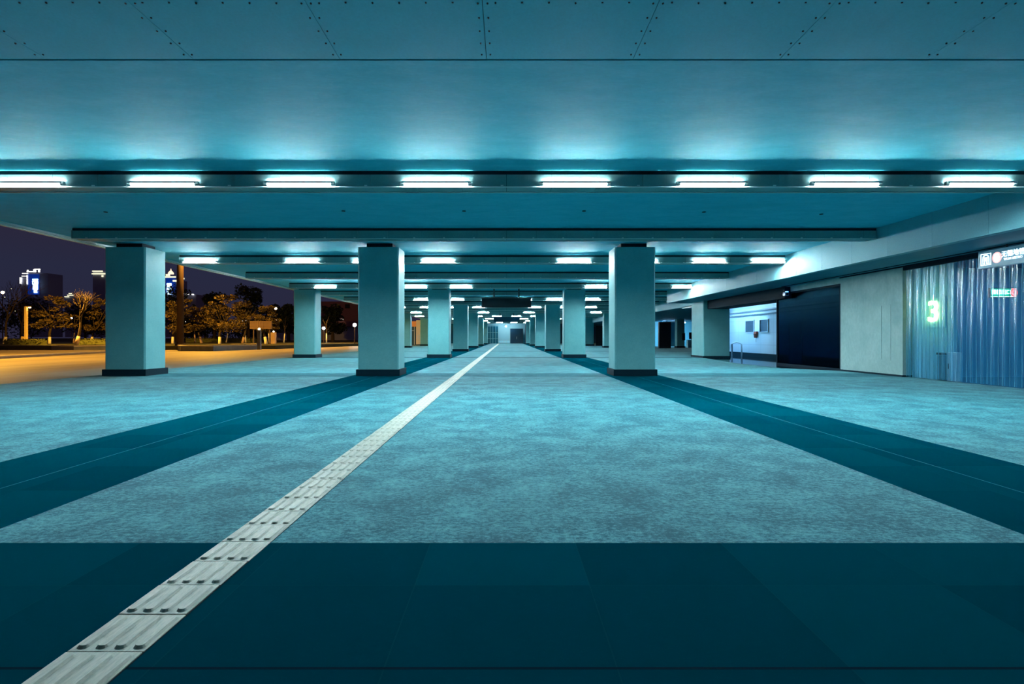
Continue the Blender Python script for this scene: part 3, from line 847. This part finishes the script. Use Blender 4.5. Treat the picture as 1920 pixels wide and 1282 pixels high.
def dark_tree(px, ytop, hw, d, label, seed=0):
    rr = random.Random(seed+5); sc = d/F; x = (px-950)*sc; z1 = CZ-(ytop-632.5)*sc; R = hw*sc
    t = thing('dark_tree', label, 'tree', (x, d, .0), 'dark trees behind the lit ones')
    MB().tube([(0,0,.3),(0,0,z1*.7)], [.4,.15], 8).build('trunk', M['bark'], t)
    lf = MB()
    for k in range(34):
        u = rr.random(); a = rr.uniform(0,2*PI); zz = z1*(.3+.62*u); wr = R*math.sqrt(max(.05,1-((u-.3)/.78)**2))
        rad = wr*math.sqrt(rr.random())*.8; pr = R*rr.uniform(.28,.42)
        leaf_cloud(lf, (math.cos(a)*rad, math.sin(a)*rad, zz), (pr,pr,pr*.8), 110, .38*d/150, rr)
    lf.build('foliage', M['leafdark'], t)

leafy_tree(100, 550, 622, 36, 78, 'broad leafy tree with yellow-lit crown left of the outer column', 93, 0, 'lime', 1)
leafy_tree(192, 556, 628, 30, 84, 'leafy tree partly hidden behind the outer left column', 172, .1, 'lime', 2)
leafy_tree(338, 556, 630, 33, 82, 'leafy tree behind the thick brown mast', 324, 0, 'lime', 3)
leafy_tree(382, 563, 632, 30, 86, 'leafy tree right of the brown mast with leaning trunk', 378, -.35, 'limegrey', 4)
leafy_tree(424, 548, 632, 34, 76, 'tallest round leafy tree in the row beyond the planter', 412, 0, 'lime', 5)
leafy_tree(462, 557, 630, 32, 84, 'leafy tree with twin leaning trunk right of the tallest one', 455, .3, 'limegrey', 6)
leafy_tree(497, 570, 630, 26, 75, 'smaller reddish leafy tree above the notice board', 499, -.25, 'lime', 7)
for i, (px, d, lean, lm, w) in enumerate(((366,88,-.1,'limegrey','thin sapling left of the leaning trunk'),(424,92,.25,'lime','slim sapling just right of the tallest tree'),(461,94,-.1,'lime','slim sapling behind the twin leaning trunk'),(505,90,-.15,'lime','slim sapling right of the smaller reddish tree'),(532,92,.15,'lime','slim sapling alone left of the outer second-row column'),(612,92,.0,'lime','slim sapling between the two white lamp posts'),(138,84,.1,'limegrey','slim sapling between broad tree and bare tree'))):
    x = (px-950)*d/F
    t = thing('young_tree', w, 'tree', (x, d, .38), 'saplings in the park')
    MB().tube([(0,0,0),(lean,0,1.5)], [.12,.09], 8).build('whitewashed_base', M[lm], t, True)
    mb = MB(); mb.tube([(lean,0,1.5),(lean*1.5,0,3.6)], [.07,.02], 6)
    for k in range(5): mb.tube([(lean*1.1,0,1.8+.3*k),(lean+random.uniform(-.8,.8),random.uniform(-.5,.5),2.8+.4*k)], [.035,.01], 5)
    mb.build('trunk', M['bark'], t)
bare_tree(8, 470, 76, 'tall bare tree at the left edge of the photo', .35, 'lime', 21, .38, 1.1)
bare_tree(143, 515, 62, 'bare tree with grey trunk rising from a stone planter', .45, 'limegrey', 24, .45, 1.0)
bare_tree(40, 545, 95, 'smaller bare tree left of the yellow lamp post', .1, 'limegrey', 29, .38, 1.0)
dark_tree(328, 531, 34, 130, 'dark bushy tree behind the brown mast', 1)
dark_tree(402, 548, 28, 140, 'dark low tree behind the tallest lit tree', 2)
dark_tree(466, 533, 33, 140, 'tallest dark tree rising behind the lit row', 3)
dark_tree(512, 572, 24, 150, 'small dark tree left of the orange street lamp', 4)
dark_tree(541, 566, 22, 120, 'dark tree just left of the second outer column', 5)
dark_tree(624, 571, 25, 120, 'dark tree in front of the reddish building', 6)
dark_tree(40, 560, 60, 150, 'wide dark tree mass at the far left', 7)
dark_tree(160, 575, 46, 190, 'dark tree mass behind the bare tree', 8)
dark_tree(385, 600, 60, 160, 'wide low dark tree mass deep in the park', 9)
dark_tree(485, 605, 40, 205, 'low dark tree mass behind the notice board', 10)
# hedges
def hedge(px0, px1, d, h, label, seed):
    x0 = (px0-950)*d/F; x1 = (px1-950)*d/F; rr = random.Random(seed); mb = MB()
    n = int((x1-x0)*150)
    for _ in range(n):
        p = Vector((rr.uniform(x0,x1), d+rr.uniform(-.6,.6), .3+h*math.sqrt(rr.random())))
        a = Vector((rr.gauss(0,1),rr.gauss(0,1),rr.gauss(0,.6))).normalized(); b = a.cross(Vector((rr.gauss(0,1),rr.gauss(0,1),1))).normalized(); s=.09
        mb.poly([p-a*s,p+b*s*.6,p+a*s,p-b*s*.6])
    mb.box(x0+.1, x1-.1, d-.45, d+.45, .3, .3+h*.8)
    tag(mb.build('clipped_hedge', M['hedge']), label, 'hedge', 'clipped hedges')
hedge(12, 84, 66, .75, 'long clipped hedge at the left behind the kerb', 1)
hedge(150, 205, 68, .8, 'clipped hedge left of the outer column', 2)
hedge(350, 480, 96, .9, 'long low hedge behind the whitewashed trunks', 3)

# ------------------------------------------------------------------ poles, lamps, boards outside
M['mast'] = mat('mast_paint', (.05,.028,.022), .6, .3)
M['sodium'] = mat('sodium_glow', (1,.7,.3), .5, .5, 0, (1,.58,.20), 45)
M['pole'] = mat('pole_grey', (.35,.28,.18), .6, .3)
t = thing('road_mast', 'thick brown lamp mast rising out of view beside the planter', 'mast', (-33.6, 58.2, .38))
MB().tube([(0,0,0),(0,0,14)], [.34,.28], 14).build('pole', M['mast'], t, True)
MB().tube([(0,0,0),(0,0,.25)], .5, 14).build('base_flange', M['mast'], t)
MB().tube([(0,0,13.6),(1.2,0,14.1),(2.6,0,14.2)], .08, 8).build('arm', M['mast'], t)
MB().box(2.2,3.3,-.2,.2,14.12,14.26).build('lamp_head', M['pole'], t)
MB().box(2.3,3.2,-.15,.15,14.09,14.12).build('lamp_lens', M['sodium'], t)
t = thing('street_lamp', 'short square yellow-lit lamp post with control box in the left park', 'street lamp', (-59.5, 70, .38))
q = 70/F
MB().box(-.13,.13,-.13,.13,0,4.6).build('pole', mat('post_yellow', (.55,.42,.2), .6), t)
MB().box(-.13,.55,-.1,.1,4.6,4.72).build('lamp_arm', M['pole'], t); MB().box(.35,.55,-.08,.08,4.5,4.6).build('lamp_lens', M['sodium'], t)
MB().box(-.5,-.13,-.15,.15,.5,.98).build('control_box', mat('control_box_paint', (.5,.36,.15), .6), t)
def glob(px, py, d, r, m, name, label, zb=-.012, pr=.05, cat='street lamp', group=None):
    p = at(px, py, d)
    t = thing(name, label, cat, (p.x, d, zb), group)
    h = p.z-zb
    MB().lathe((0,0,h), [(.01,-r),(r*.7,-r*.7),(r,0),(r*.7,r*.7),(.01,r)], 14).build('lamp_globe', m, t, True)
    MB().tube([(0,0,0),(0,0,h-r)], [pr*1.3,pr], 8).build('pole', M['mast'], t)
    MB().tube([(0,0,0),(0,0,.12)], pr*2.2, 8).build('base_flange', M['mast'], t)
M['whiteglow'] = mat('post_lamp_glow', (1,1,1), .5, .5, 0, (1,.98,.92), 160)
glob(607, 615, 88, .22, M['whiteglow'], 'post_lamp', 'brilliant white post lamp, left one behind the second outer column', -.012, .055, 'street lamp', 'white post lamps')
glob(665, 609, 82, .26, M['whiteglow'], 'post_lamp', 'brilliant white post lamp, right one beside the near left column', -.012, .06, 'street lamp', 'white post lamps')
M['dimglow'] = mat('distant_lamp_glow', (1,1,1), .5, .5, 0, (1,.75,.38), 22)
glob(517, 578, 132, .28, M['dimglow'], 'orange_lamp', 'orange lamp glowing above the trees left of the second outer column', 0, .08)
glob(5, 548, 120, .32, M['dimglow'], 'orange_lamp', 'orange lamp glowing among bare branches at the left edge', 0, .08)
glob(134, 596, 100, .12, M['whiteglow'], 'small_garden_lamp', 'tiny white garden lamp between broad tree and bare tree', .38, .03)
# bollard-like marker posts
def marker(px, y0, y1, d, w, mm, label):
    p = at(px, y0, d); zt = p.z; zb = CZ-(y1-632.5)*d/F
    t = thing('park_post', label, 'post', (p.x, d, zb), 'posts by the planter')
    MB().box(-w,w,-w,w,0,zt-zb).build('post_body', mm, t)
    MB().lathe((0,0,zt-zb+.12), [(.01,-.1),(.1,-.06),(.12,0),(.08,.08),(.01,.1)], 10).build('lamp_globe', M['dimglow'], t, True)
marker(486, 619, 655.5, 57.2, .16, M['granite'], 'dark square lamp post at the right end of the planter')
marker(513, 623, 645, 78, .28, M['limegrey'], 'pale square lamp post right of the planter')
# notice board
p = at(490, 615, 70)
t = thing('notice_board', 'reddish lattice notice board standing among the park trees', 'notice board', (p.x, 70, .38))
MB().box(-1.4,1.3,-.05,.05,1.9,2.9).build('board', mat('board_red', (.07,.035,.035), .6), t)
g = MB()
for k in range(6): g.box(-1.4,1.3,-.09,-.05,1.92+k*.17,1.97+k*.17)
for k in range(4): g.box(-.4+k*.2,-.35+k*.2,-.11,-.09,1.9,2.9)
g.build('lattice', mat('board_pink', (.14,.085,.085), .6), t)
for sx in (-1.0,1.0): MB().box(sx-.06,sx+.06,.05,.17,0,2.8).build('leg', M['mast'], t)
# row of white lights on a distant viaduct, with its wall
def m_em(name, c, s): return mat(name, c, .5, .5, 0, c, s)
M['cityw'] = m_em('city_white', (1,.97,.9), 1.5)
M['cityb'] = m_em('city_blue_screen', (.45,.75,1), 6.0)
M['citybl'] = m_em('city_blue_face', (.0,.03,.30), .55)
M['cityy'] = m_em('city_yellow', (1,.95,.6), 1.3)
M['tower'] = mat('tower_wall', (.35,.38,.55), .8)
M['redwall'] = mat('red_building_wall', (.30,.14,.15), .8)
d = 170; q = d/F
t = thing('viaduct', 'dark viaduct wall with a row of white lights beyond the park', 'viaduct', (0, d, 0))
MB().box((500-950)*q, (690-950)*q, 0, 3, CZ+(632.5-612)*q, CZ+(632.5-602)*q).build('parapet', M['redwall'], t)
MB().box((500-950)*q, (690-950)*q, 1, 3, -.05, CZ+(632.5-612)*q).build('wall', M['tower'], t)
for px in (527,541,596,610,625,640):
    MB().box((px-3.6-950)*q, (px+3.6-950)*q, -.3, 0, CZ+(632.5-600)*q, CZ+(632.5-597.6)*q).build('strip_light', M['cityw'], t)
# reddish building
d = 230; q = d/F
t = thing('red_building', 'reddish tiled building beyond the white post lamps', 'building', (0, d, 0))
MB().box((598-950)*q, (690-950)*q, 0, 12, 0, CZ+(632.5-565)*q).build('wall', M['redwall'], t)
for (a, b, c, e) in ((647,656,570,578),(604,612,573,580),(674,682,570,578)):
    MB().box((a-950)*q, (b-950)*q, -.15, 0, CZ+(632.5-e)*q, CZ+(632.5-c)*q).build('window', M['black'], t)
# towers
def rect(mb, px0, px1, py0, py1, q, y0=-.6, y1=0): mb.box((px0-950)*q, (px1-950)*q, y0, y1, CZ+(632.5-py1)*q, CZ+(632.5-py0)*q)
d = 600; q = d/F
t = thing('lit_tower', 'distant tower with white outlined roof and blue screen left of the trees', 'building', (0, d, 0))
m_ = MB(); rect(m_, 52, 90, 512, 632, q, 0, 20); rect(m_, 40, 52, 520, 632, q, 0, 20); m_.build('tower_body', M['tower'], t)
m_ = MB(); rect(m_, 53, 74, 514, 552, q, -.4, 0); m_.build('blue_face', M['citybl'], t)
m_ = MB(); rect(m_, 62, 72, 523, 533, q, -1.2, -.4); rect(m_, 63, 71.5, 533, 543, q, -1.2, -.4); rect(m_, 65, 70.5, 543, 549, q, -1.2, -.4); m_.build('screen', M['cityb'], t)
m_ = MB()
for a in ((52,68,508.5,510.2),(64,68,505,510),(73,75.5,504.5,510.5),(66,76,504,505.5),(43,53,512,513.5),(42,52,517,518.3),(38.5,41.5,520,532),(51.5,53,516,533),(52,54,506,510)): rect(m_, *a, q, -1.2, -.1)
m_.build('roof_light', M['cityw'], t)
t = thing('lit_tower', 'distant tower crowned by two yellow-white light lines', 'building', (0, d, 0))
m_ = MB(); rect(m_, 174, 198, 509, 632, q, 0, 20); m_.build('tower_body', M['tower'], t)
m_ = MB()
for a in ((174,193,507.5,509.3),(173,201,512.4,514.2),(191.5,194,516,519)): rect(m_, *a, q, -1, -.1)
m_.build('roof_light', M['cityy'], t)
t = thing('lit_tower', 'low distant roof with white light lines right of the broad tree', 'building', (0, d, 0))
m_ = MB(); rect(m_, 122, 140, 556, 632, q, 0, 20); m_.build('tower_body', M['tower'], t)
m_ = MB()
for a in ((127,138,552.5,554.2),(122,130,555.5,557),(130,135,549.5,551)): rect(m_, *a, q, -1, -.1)
m_.build('roof_light', M['cityy'], t)
t = thing('lit_tower', 'distant tower with glowing domed roof and blue screen beside the outer column', 'building', (0, d, 0))
m_ = MB(); rect(m_, 306, 331, 524, 632, q, 0, 20); m_.build('tower_body', M['tower'], t)
m_ = MB(); rect(m_, 311, 329, 520, 548, q, -.4, 0); m_.build('blue_face', M['citybl'], t)
m_ = MB(); rect(m_, 314, 322, 531, 548, q, -1.2, -.4); rect(m_, 316, 321, 548, 552, q, -1.2, -.4); m_.build('screen', M['cityb'], t)
m_ = MB()
for a in ((308,330,518,520.5),(340,346,521,523.5),(312,319,514,517),(325,331,525,528)): rect(m_, *a, q, -1.2, -.1)
m_.build('roof_light', M['cityy'], t)
m_ = MB(); c = at(320.5, 512, 600)
m_.lathe((c.x, 0, c.z-1), [(2.8,0),(2.7,1.2),(2.0,2.4),(1.1,3.2),(.5,4),(.15,5.8)], 12); m_.build('dome', m_em('dome_glow', (1,.72,.5), 1.5), t, True)
d = 330; q = d/F
t = thing('lit_roof', 'string of small white lights behind the brown mast', 'building', (0, d, 0))
m_ = MB(); rect(m_, 338, 368, 552, 632, q, 0, 10); m_.build('tower_body', M['tower'], t)
m_ = MB()
for a in ((342,345,549.5,551),(349,355,550.5,552),(361,364,551,553)): rect(m_, *a, q, -1, -.1)
m_.build('roof_light', M['cityw'], t)
# tiny lights among the trees
for i, (px, py, col) in enumerate(((348,603,'cityw'),(373,602.5,'cityw'),(414,602,'cityw'),(455,601.5,'cityw'),(461,601,'cityw'),(518,600,'cityw'),(21,541,'cityy'),(28,583,'cityy'),(9,557,'cityy'))):
    D_ = 109 if px == 518 else 118
    p = at(px, py, D_)
    t = thing('park_light', 'tiny light point deep among the park trees, %s' % ['left of the first trunk','second from the mast','below the tallest tree','above the twin trunks','just right of the twin trunks light','by the notice board','in the bare branches high at left','in the bare branches low at left','at the left edge below the orange lamp'][i], 'lamp', (p.x, D_, .0), 'tiny lights in the park')
    MB().lathe((0,0,p.z), [(.01,-.09),(.09,0),(.01,.09)], 8).build('lamp_globe', M[col], t)
    MB().tube([(0,0,.3),(0,0,p.z-.09)], .02, 5).build('pole', M['black'], t)

# ------------------------------------------------------------------ lights
def light(name, kind, loc, energy, color, size=None, rot=None, **k):
    l = bpy.data.lights.new(name, kind); l.energy = energy; l.color = color
    if size is not None:
        if kind == 'AREA': l.size = size
        else: l.shadow_soft_size = size
    for a, b in k.items(): setattr(l, a, b)
    o = bpy.data.objects.new(name, l); COL.objects.link(o); o.location = loc
    if rot: o.rotation_euler = rot
    return o
SOD = (1.0, .50, .055)
SP = dict(spot_size=math.radians(150), spot_blend=.8)
light('sodium_mast_light', 'SPOT', (-30.7, 58.2, 14.0), 34000, SOD, .3, (0,0,0), **SP)
light('sodium_roadside_light', 'SPOT', (-31.0, 31.0, 9.5), 21000, SOD, .3, (0,math.radians(-4),0), **SP)
light('sodium_far_light', 'SPOT', (-27.0, 86.0, 10.0), 15000, SOD, .3, (0,0,0), **SP)
light('tree_fill_light', 'SPOT', (-48.0, 60.0, 8.5), 42000, SOD, .3, (math.radians(66),0,math.radians(-8)), spot_size=math.radians(125), spot_blend=.5)  # added spot without a lamp body, aimed to brighten the park trees
light('entrance_light', 'AREA', (14.8, 15.6, 3.35), 40, (.25,.65,1.0), 1.2)
light('entrance_inner_light', 'AREA', (17.5, 11, 3.35), 85, (.05,.45,1.0), 2.0)
light('sign_glow', 'POINT', (12.25, 16.75, 1.98), .01, (.7,1,.15), .1)

# ------------------------------------------------------------------ sky
w = bpy.data.worlds.new('night_sky'); S.world = w; w.use_nodes = True
nt = w.node_tree; bg = nt.nodes['Background']
tc = nt.nodes.new('ShaderNodeTexCoord'); sp = nt.nodes.new('ShaderNodeSeparateXYZ'); nt.links.new(tc.outputs['Generated'], sp.inputs[0])
cr = nt.nodes.new('ShaderNodeValToRGB'); nt.links.new(sp.outputs[2], cr.inputs[0])
e = cr.color_ramp.elements
e[0].position = 0.0; e[0].color = (.022,.020,.045,1)
e[1].position = .5; e[1].color = (.030,.014,.026,1)
m1 = e.new(.10); m1.color = (.020,.022,.050,1)
m2 = e.new(.22); m2.color = (.027,.018,.036,1)
nt.links.new(cr.outputs[0], bg.inputs[0]); bg.inputs[1].default_value = 1.0

# ------------------------------------------------------------------ camera
cam = bpy.data.cameras.new('camera'); co = bpy.data.objects.new('camera', cam); COL.objects.link(co)
co.location = (0, 0, CZ); co.rotation_euler = (PI/2, math.radians(0.0), 0)
cam.sensor_width = 36; cam.lens = F*36/1920
cam.shift_x = 10/1920; cam.shift_y = -8.5/1920
cam.clip_start = .05; cam.clip_end = 2000
S.camera = co
S.view_settings.view_transform = 'Standard'; S.view_settings.look = 'None'
S.view_settings.gamma = 1; S.view_settings.exposure = 0.0
S.view_settings.use_curve_mapping = False
S.cycles.use_denoising = True
S.cycles.max_bounces = 7; S.cycles.diffuse_bounces = 4; S.cycles.transparent_max_bounces = 12
S.cycles.use_adaptive_sampling = True; S.cycles.adaptive_threshold = .02
S.cycles.sample_clamp_indirect = 6
